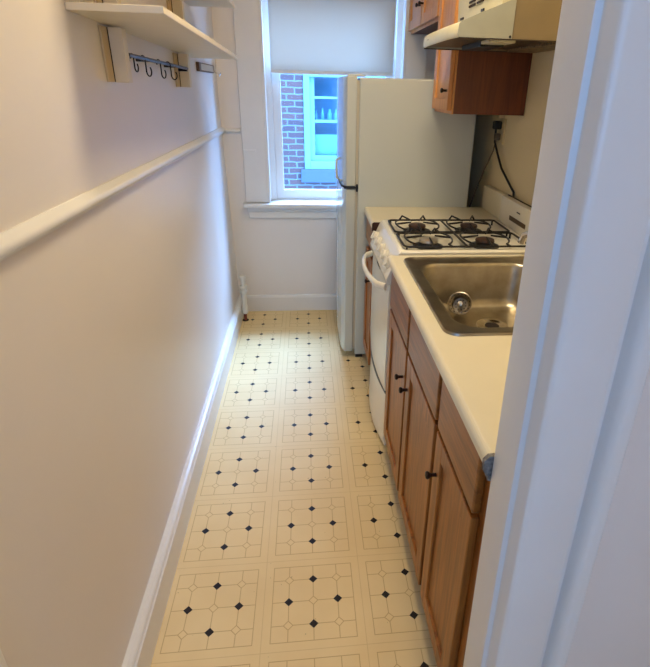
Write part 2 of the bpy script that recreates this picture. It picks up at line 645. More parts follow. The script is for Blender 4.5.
b.box(-0.070, 1.04, YB - 0.018, YB, 0.668, 0.742, 0.003)
b.box(-0.078, 1.05, YB - 0.030, YB, 0.712, 0.742, 0.006)
b.build('sill_apron', 'trim', w)
# lower sash
sx0, sx1, sz0 = WX0 + 0.034, WX1 - 0.034, 0.775
YS = YB + 0.10


def sash(name, z0, z1, y):
    b = MB()
    b.box(sx0, sx0 + 0.052, y, y + 0.032, z0, z1, 0.003)
    b.box(sx1 - 0.052, sx1, y, y + 0.032, z0, z1, 0.003)
    b.box(sx0 + 0.05, sx1 - 0.05, y + 0.001, y + 0.031, z0, z0 + 0.058, 0.003)
    b.box(sx0 + 0.05, sx1 - 0.05, y + 0.001, y + 0.031, z1 - 0.04, z1, 0.003)
    s_ = b.build('sash', 'trim', w)
    p_ = MB().box(sx0 + 0.048, sx1 - 0.048, y + 0.014, y + 0.018, z0 + 0.055, z1 - 0.038).build('pane', 'glass', s_)
    return s_


sash('sash', sz0, 1.64, YS)
sash('sash', 1.60, 2.03, YS + 0.036)

# roller shade
t = thing('roller_shade', 'pale grey roller shade pulled half way down over the window', 'window shade', (0.49, YB + 0.03, 2.0))
MB().box(0.112, 0.848, YB + 0.012, YB + 0.0135, 1.553, 1.985).build('shade_cloth', 'shade', t)
MB().box(0.112, 0.848, YB + 0.006, YB + 0.019, 1.534, 1.553, 0.003).build('bottom_slat', 'trim', t)
MB().lathe([(0.02, 0.112), (0.02, 0.868)], (0, YB + 0.022, 1.992), 'X').build('roller_tube', 'trim', t)

# ------------------------------------------------------------------ neighbour building through the window
NY = 5.8
n = thing('neighbour_house', 'brick house wall with a white sash window, seen through the window glass', 'building', (0.6, NY, -1.5))
nx0, nx1, nz0, nz1 = 0.295, 1.55, 0.485, 1.68
b = MB()
b.box(-4, nx0, NY, NY + 0.3, -3, 6)
b.box(nx1, 5, NY, NY + 0.3, -3, 6)
b.box(nx0, nx1, NY, NY + 0.3, -3, nz0)
b.box(nx0, nx1, NY, NY + 0.3, nz1, 6)
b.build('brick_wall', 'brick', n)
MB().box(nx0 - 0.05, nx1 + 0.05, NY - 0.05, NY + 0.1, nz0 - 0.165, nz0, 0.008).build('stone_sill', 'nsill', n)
f_ = MB()
f_.box(nx0, nx0 + 0.075, NY - 0.02, NY + 0.12, nz0, nz1, 0.005)
f_.box(nx1 - 0.075, nx1, NY - 0.02, NY + 0.12, nz0, nz1, 0.005)
f_.box(nx0 + 0.075, nx1 - 0.075, NY - 0.02, NY + 0.12, nz0, nz0 + 0.10, 0.005)
f_.box(nx0 + 0.075, nx1 - 0.075, NY - 0.02, NY + 0.12, nz1 - 0.10, nz1, 0.005)
f_.box(nx0 + 0.075, nx0 + 0.135, NY + 0.03, NY + 0.10, nz0 + 0.10, nz1 - 0.10)
f_.box(nx1 - 0.135, nx1 - 0.075, NY + 0.03, NY + 0.10, nz0 + 0.10, nz1 - 0.10)
for za, zb in ((nz0 + 0.10, nz0 + 0.17), (1.055, 1.090), (1.335, 1.362)):
    f_.box(nx0 + 0.135, nx1 - 0.135, NY + 0.031, NY + 0.099, za, zb)
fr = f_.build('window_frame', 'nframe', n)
MB().box(nx0 + 0.12, nx1 - 0.12, NY + 0.064, NY + 0.068, nz0 + 0.15, nz1 - 0.08).build('pane', 'nglass', fr)
MB().box(nx0 + 0.08, nx1 - 0.08, NY + 0.14, NY + 0.145, nz0 + 0.1, 0.905).build('half_shade', 'ncurt', n)
b = MB()
b.box(nx0 - 0.2, nx1 + 0.2, NY + 0.6, NY + 0.65, 0, 2.4)
b.box(nx0 - 0.25, nx0 - 0.2, NY + 0.3, NY + 0.6, 0, 2.4)
b.box(nx1 + 0.2, nx1 + 0.25, NY + 0.3, NY + 0.6, 0, 2.4)
b.box(nx0 - 0.25, nx1 + 0.25, NY + 0.3, NY + 0.65, -0.05, 0)
b.box(nx0 - 0.25, nx1 + 0.25, NY + 0.3, NY + 0.65, 2.4, 2.45)
b.build('dark_room', 'nroom', n)
MB().box(nx0 + 0.06, nx1 - 0.06, NY + 0.12, NY + 0.26, 1.045, 1.070).build('inner_shelf', 'nframe', n)
names = ['pale bottle at the left end of the shelf in the neighbouring window',
         'tall pale bottle second from the left on the neighbouring window shelf',
         'pale jar third from the left on the neighbouring window shelf',
         'wide pale jar nearest the refrigerator on the neighbouring window shelf']
for k, (x, r, h) in enumerate(((0.452, 0.016, 0.12), (0.535, 0.02, 0.15), (0.628, 0.028, 0.14), (0.715, 0.034, 0.14))):
    o = MB().lathe([(r, 1.0705), (r, 1.0705 + h * 0.6), (r * 0.55, 1.0705 + h * 0.78), (r * 0.5, 1.0705 + h), (0, 1.0705 + h)], (x, NY + 0.19, 0)).build('bottle', 'bottle', None, True)
    tag(o, names[k], 'bottle', 'bottles on the shelf in the neighbouring window')

# ================================================================== BASE CABINETS
def panel_door(name, parent, xf, y0, y1, z0, z1, m='oak', mh='oak_h', th=0.019, fw=0.055):
    """framed door whose front face looks towards -x"""
    b = MB()
    b.box(xf, xf + th, y0, y0 + fw, z0, z1, 0.003)
    b.box(xf, xf + th, y1 - fw, y1, z0, z1, 0.003)
    b.box(xf + 0.0005, xf + th, y0 + fw - 0.003, y1 - fw + 0.003, z0, z0 + fw, 0.003)
    b.box(xf + 0.0005, xf + th, y0 + fw - 0.003, y1 - fw + 0.003, z1 - fw, z1, 0.003)
    b.box(xf + 0.008, xf + th, y0 + fw - 0.004, y1 - fw + 0.004, z0 + fw - 0.004, z1 - fw + 0.004)
    return b.build(name, m, parent)


def knob(parent, x, y, z):
    return MB().lathe([(0.005, 0.0), (0.005, -0.012), (0.006, -0.016), (0.009, -0.018), (0.0105, -0.023), (0.008, -0.027), (0, -0.029)], (x, y, z), 'X', 18).build('knob', 'knob', parent, True)


XF = 0.617   # door front
XC = 0.636   # face frame front
c = thing('base_cabinet', 'long oak base cabinet with three panelled doors under the sink counter', 'cabinet', (0.94, 0.14, 0))
b = MB()
b.box(XC + 0.02, XR - 0.004, -0.405, 0.0, 0.10, 0.76)
b.box(XC + 0.02, XR - 0.004, 0.0, 0.688, 0.10, 0.66)
b.build('carcass', 'oak_dark', c)
b = MB()
b.box(XC, XC + 0.02, -0.405, -0.365, 0.10, 0.866)
b.box(XC, XC + 0.02, 0.655, 0.688, 0.10, 0.866)
b.box(XC, XC + 0.02, -0.105, -0.055, 0.10, 0.866)
b.box(XC, XC + 0.02, 0.285, 0.335, 0.10, 0.866)
for z0, z1 in ((0.10, 0.145), (0.675, 0.72), (0.84, 0.866)):
    b.box(XC + 0.0004, XC + 0.0196, -0.366, 0.656, z0, z1)
b.build('face_frame', 'oak', c)
MB().box(XC, XC + 0.60, -0.412, -0.4052, 0.10, 0.866).build('end_panel', 'oak_dark', c)
MB().box(XC + 0.055, XC + 0.07, -0.405, 0.688, 0.0, 0.10).build('toe_kick', 'recess', c)
for y0, y1 in ((-0.374, -0.092), (-0.068, 0.298), (0.322, 0.672)):
    MB().box(XF, XC, y0, y1, 0.712, 0.858, 0.004).build('drawer_front', 'oak_h', c)
for (y0, y1), ky in (((-0.374, -0.092), -0.124), ((-0.068, 0.298), 0.268), ((0.322, 0.672), 0.350)):
    d = panel_door('door', c, XF, y0, y1, 0.118, 0.700)
    knob(d, XF, ky, 0.590)

# small base cabinet between range and refrigerator
c2 = thing('base_cabinet', 'narrow oak base cabinet squeezed between the range and the refrigerator', 'cabinet', (0.94, 1.38, 0))
MB().box(XC, XR - 0.004, 1.236, 1.525, 0.10, 0.866).build('carcass', 'oak', c2)
MB().box(XC + 0.055, XC + 0.07, 1.236, 1.525, 0.0, 0.10).build('toe_kick', 'recess', c2)
MB().box(XF, XC, 1.252, 1.512, 0.745, 0.855, 0.004).build('drawer_front', 'oak_h', c2)
d = panel_door('door', c2, XF, 1.252, 1.512, 0.118, 0.700)
knob(d, XF, 1.285, 0.585)

# ------------------------------------------------------------------ countertops
def nosing(z0, z1, x0, x1, r=0.014):
    zc0, zc1 = z0 + r, z1 - r
    return [(x1, z0)] + list(reversed([(x0 + r + p[0], zc0 + p[1]) for p in arc((0, 0), r, 180, 270, 5)])) [0:] + \
        list(reversed([(x0 + r + p[0], zc1 + p[1]) for p in arc((0, 0), r, 90, 180, 5)])) + [(x1, z1)]


SX0, SX1, SY0, SY1 = 0.650, 1.165, 0.020, 0.662     # sink rim
CZ0, CZ1 = 0.866, 0.902
ct = thing('countertop', 'cream laminate countertop around the steel sink, with a torn grey corner', 'countertop', (0.94, 0.14, CZ0))
b = MB()
b.prism(nosing(CZ0, CZ1, 0.604, 0.690), 'Y', -0.425, 0.700)
b.box(0.690, 1.135, -0.425, 0.055, CZ0, CZ1)
b.box(0.690, 1.135, 0.635, 0.700, CZ0, CZ1)
b.box(1.135, XR - 0.003, -0.425, 0.700, CZ0, CZ1)
b.build('worktop', 'counter', ct)
MB().box(1.25, XR - 0.003, -0.425, 0.700, CZ1, 1.0, 0.004).build('backsplash', 'counter', ct)
# torn end cap at the near corner
b = MB()
b.prism([(0.601, 0.872), (0.600, 0.893), (0.608, 0.903), (0.640, 0.9045), (0.66, 0.9035), (0.648, 0.862), (0.628, 0.857), (0.610, 0.862)], 'Y', -0.434, -0.4252)
b.box(0.612, 0.636, -0.432, -0.412, 0.846, 0.866, 0.004)
b.build('torn_edge', 'torn', ct)

ct2 = thing('countertop', 'small cream countertop between the range and the refrigerator', 'countertop', (0.94, 1.38, CZ0))
b = MB()
b.prism(nosing(CZ0, CZ1, 0.606, 0.70), 'Y', 1.226, 1.5435)
b.box(0.70, XR - 0.003, 1.226, 1.5435, CZ0, CZ1)
b.build('worktop', 'counter', ct2)
MB().box(1.235, XR - 0.003, 1.226, 1.535, CZ1, 1.022, 0.004).build('backsplash', 'counter', ct2)

MB().prism([(0.610, 0.858), (0.610, 0.892), (0.618, 0.898), (0.70, 0.898), (0.70, 0.852), (0.64, 0.846)], 'Y', 1.2245, 1.2258).build('raw_end', 'rawend', ct2)
# ------------------------------------------------------------------ sink
sk = thing('kitchen_sink', 'stainless steel drop-in sink bowl set into the cream counter', 'sink', (0.9, 0.34, 0.74))
bx0, bx1, by0, by1 = 0.700, 1.095, 0.075, 0.595
R = [
    rrect(SX0, SX1, SY0, SY1, 0.040, 0.9025),
    rrect(SX0 + 0.002, SX1 - 0.002, SY0 + 0.002, SY1 - 0.002, 0.039, 0.9085),
    rrect(SX0 + 0.010, SX1 - 0.010, SY0 + 0.010, SY1 - 0.009, 0.034, 0.9095),
    rrect(SX0 + 0.018, SX1 - 0.018, SY0 + 0.018, SY1 - 0.015, 0.031, 0.9045),
    rrect(bx0 - 0.012, bx1 + 0.012, by0 - 0.012, by1 + 0.012, 0.075, 0.9040),
    rrect(bx0 - 0.003, bx1 + 0.003, by0 - 0.003, by1 + 0.003, 0.068, 0.900),
    rrect(bx0 + 0.002, bx1 - 0.002, by0 + 0.002, by1 - 0.002, 0.065, 0.890),
    rrect(bx0 + 0.014, bx1 - 0.014, by0 + 0.014, by1 - 0.014, 0.060, 0.775),
    rrect(bx0 + 0.022, bx1 - 0.022, by0 + 0.022, by1 - 0.022, 0.055, 0.755),
    rrect(bx0 + 0.040, bx1 - 0.040, by0 + 0.040, by1 - 0.040, 0.045, 0.743),
    rrect(bx0 + 0.080, bx1 - 0.080, by0 + 0.080, by1 - 0.080, 0.035, 0.740),
    [(0.93 + 0.052 * math.cos(a), 0.42 + 0.052 * math.sin(a), 0.737) for a in
     [math.atan2(p[1] - (by0 + by1) / 2, p[0] - (bx0 + bx1) / 2) for p in rrect(bx0 + 0.08, bx1 - 0.08, by0 + 0.08, by1 - 0.08, 0.035, 0)]],
]
ob = MB().rings(R, cap0=False, cap1=True).build('basin', 'steel', sk, True)
MB().lathe([(0.054, 0.738), (0.052, 0.7415), (0.042, 0.7405), (0.038, 0.7385), (0.0, 0.7382)], (0.93, 0.42, 0)).build('drain_flange', 'chrome', sk, True)
b = MB().lathe([(0.024, 0.7388), (0.024, 0.7392), (0.0, 0.7392)], (0.93, 0.42, 0))
b.build('drain_hole', 'recess', sk)

# basket strainer lying tilted in the bowl
q = Vector((-0.40, -0.72, 0.57)).normalized()
mt_ = q.to_track_quat('Z', 'Y').to_matrix()
pc = Vector((0.838, 0.508, 0.784))
st = thing('sink_strainer', 'perforated chrome basket strainer lying tilted in the sink bowl', 'strainer', pc)
MB().lathe([(0.024, -0.026), (0.027, -0.024), (0.031, -0.004), (0.041, 0.002), (0.042, 0.005), (0.039, 0.006), (0.030, 0.000), (0.026, -0.018), (0.010, -0.020), (0.0, -0.020)], pc, 'Z', 32, mt_).build('basket', 'satin', st, True)
for rr, nn, hh in ((0.0345, 16, 0.0032), (0.018, 10, -0.0192)):
    b = MB()
    for k in range(nn):
        a = 2 * PI * k / nn
        p = pc + mt_ @ Vector((rr * math.cos(a), rr * math.sin(a), hh))
        b.lathe([(0.0024, 0), (0.0024, 0.0012), (0, 0.0012)], p, 'Z', 8, mt_)
    b.build('perforations', 'recess', st)
MB().lathe([(0.004, -0.020), (0.004, -0.004), (0.009, -0.002), (0.009, 0.003), (0, 0.005)], pc, 'Z', 18, mt_).build('centre_knob', 'chrome', st, True)

# faucet at the back of the sink (mostly behind the door casing)
fa = thing('kitchen_faucet', 'chrome faucet behind the sink, mostly hidden by the door casing', 'faucet', (1.2, 0.30, CZ1))
MB().box(1.172, 1.222, 0.22, 0.42, CZ1, CZ1 + 0.018, 0.008, 3).build('base', 'chrome', fa, True)
for yy in (0.245, 0.395):
    MB().lathe([(0.017, CZ1 + 0.018), (0.014, CZ1 + 0.04), (0.021, CZ1 + 0.05), (0.021, CZ1 + 0.065), (0, CZ1 + 0.07)], (1.197, yy, 0), 'Z', 14).build('handle', 'chrome', fa, True)
sp = [(1.197, 0.32, CZ1 + 0.015), (1.197, 0.325, CZ1 + 0.08), (1.197, 0.36, CZ1 + 0.115), (1.185, 0.46, CZ1 + 0.135), (1.16, 0.56, CZ1 + 0.128), (1.13, 0.635, CZ1 + 0.105), (1.105, 0.665, CZ1 + 0.085), (1.100, 0.672, CZ1 + 0.055)]
MB().tube(sp, [0.012, 0.011, 0.010, 0.010, 0.010, 0.011, 0.014, 0.014], 14).build('spout', 'chrome', fa, True)

# ------------------------------------------------------------------ gas range
GY0, GY1 = 0.712, 1.222
g = thing('gas_range', 'narrow white gas range with four burners beside the sink counter', 'stove', (0.93, (GY0 + GY1) / 2, 0))
MB().box(0.645, 1.245, GY0 + 0.003, GY1 - 0.003, 0.05, 0.880).build('body', 'enamel', g)
for yy in (GY0 + 0.05, GY1 - 0.05):
    for xx in (0.69, 1.2):
        MB().lathe([(0.016, 0), (0.016, 0.008), (0.010, 0.012), (0.010, 0.050)], (xx, yy, 0)).build('foot', 'black', g)
# cooktop with raised rim
b = MB()
RT = [rrect(0.652, 1.215, GY0, GY1, 0.012, 0.880, 3), rrect(0.652, 1.215, GY0, GY1, 0.012, 0.908, 3), rrect(0.660, 1.207, GY0 + 0.008, GY1 - 0.008, 0.010, 0.915, 3),
      rrect(0.690, 1.187, GY0 + 0.024, GY1 - 0.024, 0.012, 0.914, 3), rrect(0.700, 1.177, GY0 + 0.034, GY1 - 0.034, 0.010, 0.905, 3)]
b.rings(RT)
b.build('cooktop', 'enamel', g, True)
# slanted control panel
b = MB()
b.prism([(0.660, 0.912), (0.650, 0.905), (0.604, 0.800), (0.606, 0.782), (0.660, 0.782)], 'Y', GY0, GY1)
b.build('control_panel', 'enamel', g)
nrm = Vector((-0.105, 0, 0.046)).normalized()
km = nrm.to_track_quat('Z', 'Y').to_matrix()
for k in range(5):
    y = GY0 + 0.062 + k * (GY1 - GY0 - 0.124) / 4
    pk = Vector((0.6245, y, 0.850)) + nrm * 0.0022
    kb = MB().lathe([(0.024, -0.003), (0.024, 0.003), (0.020, 0.006), (0.019, 0.014), (0.015, 0.016), (0, 0.016)], pk, 'Z', 24, km)
    kb = kb.build('knob', 'enamel', g, True)
    gb = MB()
    gb.box(-0.004, 0.004, -0.018, 0.018, 0.012, 0.022, 0.002)
    for v in gb.bm.verts:
        v.co = pk + km @ v.co
    gb.build('knob_grip', 'enamel', kb)


def bow(y, xm, depth):
    tt = (y - (GY0 + GY1) / 2) / ((GY1 - GY0) / 2)
    return xm - depth * (1 - tt * tt)


def bowed_panel(z0, z1, xm, d0, d1, xb, seam0=0.0, seam1=0.0, n=20):
    """vertical panel with a front that bows outwards; z edges may dip by seam amounts"""
    b = MB()
    R = []
    zs = 8
    for i in range(n + 1):
        y = GY0 + 0.002 + (GY1 - GY0 - 0.004) * i / n
        col_ = []
        for j in range(zs + 1):
            t_ = j / zs
            z = z0 + (z1 - z0) * t_
            d = d0 + (d1 - d0) * t_
            e = 0.004 if j in (0, zs) else 0
            col_.append((bow(y, xm, d) + e, y, z))
        col_.append((xb, y, z1))
        col_.append((xb, y, z0))
        R.append(col_)
    b.rings(R)
    return b


dr = bowed_panel(0.302, 0.775, 0.618, 0.017, 0.006, 0.644).build('oven_door', 'enamel', g, True)
bowed_panel(0.018, 0.288, 0.628, 0.032, 0.022, 0.646).build('drawer', 'enamel', g, True)
bowed_panel(0.286, 0.3035, 0.6225, 0.0215, 0.0190, 0.644).build('drawer_gap', 'black', g, True)
# bowed door handle
hp = []
for k in range(15):
    t_ = k / 14
    y = GY0 + 0.012 + (GY1 - GY0 - 0.07) * t_
    hp.append((0.606 - 0.058 * math.sin(PI * t_) ** 0.45, y, 0.768 + 0.004 * math.sin(PI * t_)))
b = MB()
R = []
for i, p in enumerate(hp):
    a = Vector(hp[min(i + 1, 14)]) - Vector(hp[max(i - 1, 0)])
    a.normalize()
    s_ = a.cross(Vector((0, 0, 1))).normalized()
    R.append([Vector(p) + s_ * (0.009 * math.cos(2 * PI * k / 12)) + Vector((0, 0, 1)) * (0.014 * math.sin(2 * PI * k / 12)) for k in range(12)])
b.rings(R)
b.build('handle', 'enamel', dr, True)
b = MB()
b.box(0.590, 0.612, GY1 - 0.064, GY1 - 0.040, 0.757, 0.779, 0.004)
b.build('handle_mount', 'black', dr)
b = MB()
for k in range(6):
    b.box(0.6035, 0.6045, GY0 + 0.16 + k * 0.018, GY0 + 0.172 + k * 0.018, 0.786, 0.794)
b.build('badge', 'black', g)
# burners
bc = [(0.782, 1.095), (1.010, 1.095), (0.782, 0.845), (1.010, 0.845)]
bc = [(0.784, 1.045), (1.015, 1.045), (0.781, 0.810), (1.010, 0.810)]
for i, (x, y) in enumerate(bc):
    br = MB().lathe([(0.058, 0.9048), (0.060, 0.9075), (0.050, 0.9070), (0.038, 0.9065), (0.034, 0.922), (0.026, 0.924), (0, 0.924)], (x, y, 0)).build('burner', 'black' if i else 'black', g, True)
    MB().lathe([(0.036, 0.922), (0.038, 0.926), (0.036, 0.933), (0.028, 0.936), (0, 0.9365)], (x, y, 0)).build('burner_cap', 'alu' if i == 2 else 'brown', br, True)


def grate(y0, y1):
    b = MB()
    x0, x1, z = 0.672, 1.165, 0.927
    r = 0.0042
    fr_ = rrect(x0, x1, y0, y1, 0.02, z, 4)
    b.tube(fr_ + [fr_[0]], r, 8)
    xm = (x0 + x1) / 2 - 0.004
    ym = (y0 + y1) / 2
    for xx in (x0 + 0.01, x1 - 0.01):
        for yy in (y0 + 0.01, y1 - 0.01):
            b.tube([(xx, yy, z), (xx, yy, 0.9055)], r, 6)
    b.tube([(xm, y0, z), (xm, y1, z)], r, 8)
    for cx in (0.783, 1.012):
        # looped fingers on either side of the burner
        for sx_ in (-1, 1):
            pts = [(cx + sx_ * 0.075, y0, z)]
            for k in range(9):
                a = math.radians(-75 + 150 * k / 8)
                pts.append((cx + sx_ * (0.052 + 0.040 * math.cos(a)), ym + 0.085 * math.sin(a), z + 0.004 + 0.004 * math.cos(a)))
            pts.append((cx + sx_ * 0.075, y1, z))
            b.tube(pts, r * 0.9, 8)
            # pot support rising towards the burner
            b.tube([(cx + sx_ * 0.092, ym, z + 0.008), (cx + sx_ * 0.05, ym, z + 0.013), (cx + sx_ * 0.026, ym, z + 0.016)], [r, r, r * 0.7], 8)
            # upright bent prong on the far rail
            b.tube([(cx + sx_ * 0.060, y1 - 0.002, z), (cx + sx_ * 0.048, y1 - 0.004, z + 0.020), (cx + sx_ * 0.030, y1 - 0.040, z + 0.016), (cx + sx_ * 0.016, ym + 0.034, z + 0.014)], [r, r, r, r * 0.7], 8)
        b.tube([(cx, y0, z), (cx, y0 + 0.035, z + 0.008), (cx, ym - 0.026, z + 0.015)], [r, r, r * 0.7], 8)
    return b.build('grate', 'iron', g, True)


grate(0.726, 0.925)
grate(0.940, 1.150)
# backguard
bgd = MB().box(1.216, 1.252, GY0, GY1, 0.885, 1.028, 0.004).build('backguard', 'enamel', g)
b = MB()
for k in range(9):
    b.box(1.2140, 1.2165, 0.915 + k * 0.020, 0.9335 + k * 0.020, 0.944, 0.963)
b.build('vent_slots', 'grille', bgd)
MB().box(1.2140, 1.2165, 0.985, 1.02, 0.990, 0.995).build('maker_mark', 'black', bgd)
MB().box(1.246, 1.252, GY0, GY1, 1.028, 1.0305).build('dark_top_seam', 'vent', bgd)  # thin dark strip along the rear of the guard top

# ------------------------------------------------------------------ refrigerator
FY0, FY1 = 1.545, 2.215
fz = 1.513
r_ = thing('refrigerator', 'tall off-white top-freezer refrigerator at the end of the galley', 'refrigerator', (0.85, 1.88, 0))
MB().box(0.572, 1.158, FY0, FY1, 0.028, fz, 0.006).build('cabinet_body', 'fridge', r_)
MB().box(0.558, 0.572, FY0 + 0.010, FY1 - 0.01, 0.06, fz - 0.012).build('gasket', 'gasket', r_)


def fdoor(name, z0, z1):
    pts = []
    n_ = 14
    for k in range(n_ + 1):
        tt = -1 + 2 * k / n_
        y = FY0 + (FY1 - FY0) * k / n_
        e = 0.012 if abs(tt) == 1 else 0.0
        pts.append((0.500 - 0.010 * (1 - tt * tt) + e, y))
    pts += [(0.559, FY1), (0.559, FY0)]
    b = MB().prism(pts, 'Z', z0, z1)
    o = b.build(name, 'fridge', r_, True)
    m_ = o.modifiers.new('bev', 'BEVEL')
    m_.width = 0.004
    m_.segments = 2
    m_.limit_method = 'ANGLE'
    m_.angle_limit = math.radians(50)
    return o


fd = fdoor('freezer_door', 1.006, fz + 0.004)
fdoor('main_door', 0.050, 0.992)
b = MB()
b.box(0.500, 0.572, FY0 - 0.006, FY0 + 0.03, 0.996, 1.003, 0.001)
b.box(0.562, 0.571, FY0 - 0.009, FY0 + 0.012, 0.980, 1.016, 0.002)
b.tube([(0.506, FY0 + 0.01, 1.000), (0.489, FY0 + 0.03, 1.004), (0.481, FY0 + 0.075, 1.016), (0.479, FY0 + 0.12, 1.030)], 0.003, 8)
b.build('middle_hinge', 'black', r_)
MB().tube([(0.4945, FY0 + 0.10, 1.018), (0.470, FY0 + 0.115, 1.03), (0.468, FY0 + 0.13, 1.09), (0.470, FY0 + 0.14, 1.12), (0.489, FY0 + 0.145, 1.13)], 0.006, 8).build('door_handle', 'fridge', fd, True)
b = MB()
b.box(0.515, 0.60, FY0 + 0.01, FY0 + 0.05, fz + 0.002, fz + 0.012, 0.002)
b.build('top_hinge_cover', 'fridge', r_)
MB().box(0.58, 0.62, FY0 + 0.02, FY1 - 0.02, 0.0, 0.030).build('kick_grille', 'black', r_)
for yy in (FY0 + 0.05, FY1 - 0.05):
    MB().lathe([(0.018, 0), (0.018, 0.010), (0.010, 0.014), (0.010, 0.029)], (1.12, yy, 0)).build('foot', 'black', r_)

# ------------------------------------------------------------------ upper cabinets
def upper(label, x0, y0, y1, z0, z1, doors, knobs, loc):
    u = thing('wall_cabinet', label, 'cabinet', loc)
    MB().box(x0 + 0.0085, XR - 0.002, y0, y1, z0, z1).build('carcass', 'oak_side', u)
    MB().box(x0 + 0.002, x0 + 0.008, y0 - 0.0005, y1 + 0.0005, z0 - 0.001, z1).build('face_frame', 'oak_up', u)
    for (a, b_), ky in zip(doors, knobs):
        d_ = panel_door('door', u, x0 - 0.017, a, b_, z0 + 0.012, z1 - 0.012, 'oak_up', 'oak_up', 0.0188, 0.048)
        if ky is not None:
            knob(d_, x0 - 0.017, ky[0], ky[1])
    return u


UZ = 2.14
upper('narrow oak wall cabinet hanging between the range hood and the refrigerator', 0.940, 1.226, 1.542, 1.374, UZ, [(1.242, 1.530)], [(1.272, 1.466)], (1.1, 1.38, 1.378))
upper('oak wall cabinet high above the refrigerator, next to the window', 0.940, 1.5435, 2.290, 1.766, UZ, [(1.558, 1.918), (1.928, 2.280)], [(1.885, 1.87), (1.958, 1.87)], (1.1, 1.9, 1.768))
upper('oak wall cabinet directly above the range hood', 0.950, 0.700, 1.2305, 1.815, UZ, [(0.715, 0.958), (0.970, 1.215)], [None, None], (1.1, 0.96, 1.815))

# ------------------------------------------------------------------ range hood
hy0, hy1 = 0.705, 1.222
h = thing('range_hood', 'cream enamel range hood with vent slots and a greasy underside', 'range hood', (1.0, 0.96, 1.62))
hz = 1.622
# slanted shell: built as a side profile with thickness, plus two side plates
sk_t = 0.004
sh = MB()
n_ = 12
R = []
for i in range(n_ + 1):
    y = hy0 + (hy1 - hy0) * i / n_
    tt = (y - (hy0 + hy1) / 2) / ((hy1 - hy0) / 2)
    bx = 0.012 * (1 - tt ** 4)
    R.append([(0.800 - bx, y, hz), (0.797 - bx, y, hz + 0.008), (0.800 - bx, y, hz + 0.036), (0.806 - bx, y, hz + 0.042),
              (0.935, y, hz + 0.092), (0.935, y, hz + 0.088), (0.810 - bx, y, hz + 0.036), (0.806 - bx, y, hz)])
sh.rings(R)
sh.build('front_lip', 'hood', h, True)
for ya, yb in ((hy0 - 0.002, hy0 + sk_t), (hy1 - sk_t, hy1 + 0.002)):
    MB().prism([(0.799, hz), (0.796, hz + 0.008), (0.799, hz + 0.038), (0.806, hz + 0.045), (0.935, hz + 0.097), (0.975, hz + 0.114), (0.975, hz)], 'Y', ya, yb).build('side_panel', 'hoods', h)
    MB().box(0.80, 1.23, ya - 0.0004, ya + 0.003, hz - 0.0035, hz - 0.0002).build('rusty_edge', 'vent', h)
for ya, yb in ((hy0 + 0.0005, hy0 + 0.006), (hy1 - 0.006, hy1 - 0.0005)):
    MB().prism([(0.975, hz - 0.001), (0.975, 1.813), (XR - 0.004, 1.813), (XR - 0.004, hz)], 'Y', ya, yb).build('rear_side_panel', 'hoodr', h)
b = MB()
b.prism([(0.934, hz + 0.060), (0.928, hz + 0.178), (0.934, 1.8135), (0.985, 1.8135), (0.985, hz + 0.060)], 'Y', hy0 + 0.0045, hy1)
fv = b.build('vent_box', 'hood', h)
b = MB()
for gy in (0.99, 0.895, 0.80):
    for k in range(5):
        z = hz + 0.108 + k * 0.013
        b.box(0.9265, 0.936, gy, gy + 0.075, z + 0.02, z + 0.0265)
b.build('vent_slots', 'vent', fv)
for ya, yb in ((1.135, 1.175), (0.885, 0.915)):
    MB().box(0.9275, 0.936, ya, yb, hz + 0.098, hz + 0.106, 0.001).build('rocker_switch', 'black', fv)
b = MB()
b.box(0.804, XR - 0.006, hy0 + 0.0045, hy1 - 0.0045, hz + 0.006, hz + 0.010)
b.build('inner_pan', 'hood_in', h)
lb = MB().box(0.925, 1.015, 0.77, 0.865, hz - 0.006, hz + 0.0055, 0.003).build('lamp_housing', 'hood', h)
MB().box(0.925, 1.010, 0.867, 1.10, hz - 0.012, hz + 0.0055, 0.002).build('grease_filter', 'black', h)
MB().box(XR - 0.12, XR - 0.004, hy0 + 0.007, hy1 - 0.007, hz - 0.004, hz + 0.031).build('greasy_back_strip', 'grease', h)
b = MB()
b.lathe([(0.004, 0), (0.004, -0.003), (0, -0.004)], (0.968, hy0, hz + 0.006), 'Y', 10)
b.build('screw', 'black', h)
MB().box(0.7845, 0.7865, 1.08, 1.10, hz + 0.018, hz + 0.022).build('small_mark', 'gasket', h)

# ------------------------------------------------------------------ outlet and cords
o_ = thing('wall_outlet', 'ivory wall outlet under the narrow wall cabinet', 'outlet', (XR, 1.46, 1.29))
pl_ = MB().box(XR - 0.007, XR, 1.425, 1.495, 1.235, 1.350, 0.003).build('cover_plate', 'plate', o_)
for z in (1.268, 1.318):
    MB().box(XR - 0.009, XR - 0.006, 1.443, 1.477, z - 0.013, z + 0.013, 0.003).build('socket', 'plate', pl_)
MB().box(XR - 0.03, XR, 1.452, 1.484, 1.351, 1.376, 0.003).build('conduit_stub', 'plate', o_)
p1 = thing('power_cord', 'thick black cord plugged into the outlet and running down behind the range', 'cord', (XR - 0.03, 1.48, 1.32))
MB().box(XR - 0.045, XR - 0.0095, 1.452, 1.492, 1.300, 1.338, 0.006, 3).build('plug', 'cord', p1, True)
MB().tube([(XR - 0.030, 1.474, 1.302), (XR - 0.028, 1.474, 1.24), (XR - 0.024, 1.44, 1.20), (XR - 0.020, 1.36, 1.13), (XR - 0.018, 1.25, 1.08), (XR - 0.012, 1.19, 1.047), (XR - 0.009, 1.18, 0.99), (XR - 0.009, 1.18, 0.90)], 0.0055, 10).build('cable', 'cord', p1, True)
p2 = thing('power_cord', 'thin grey-brown cord dropping from the outlet behind the refrigerator', 'cord', (XR - 0.03, 1.48, 1.25))
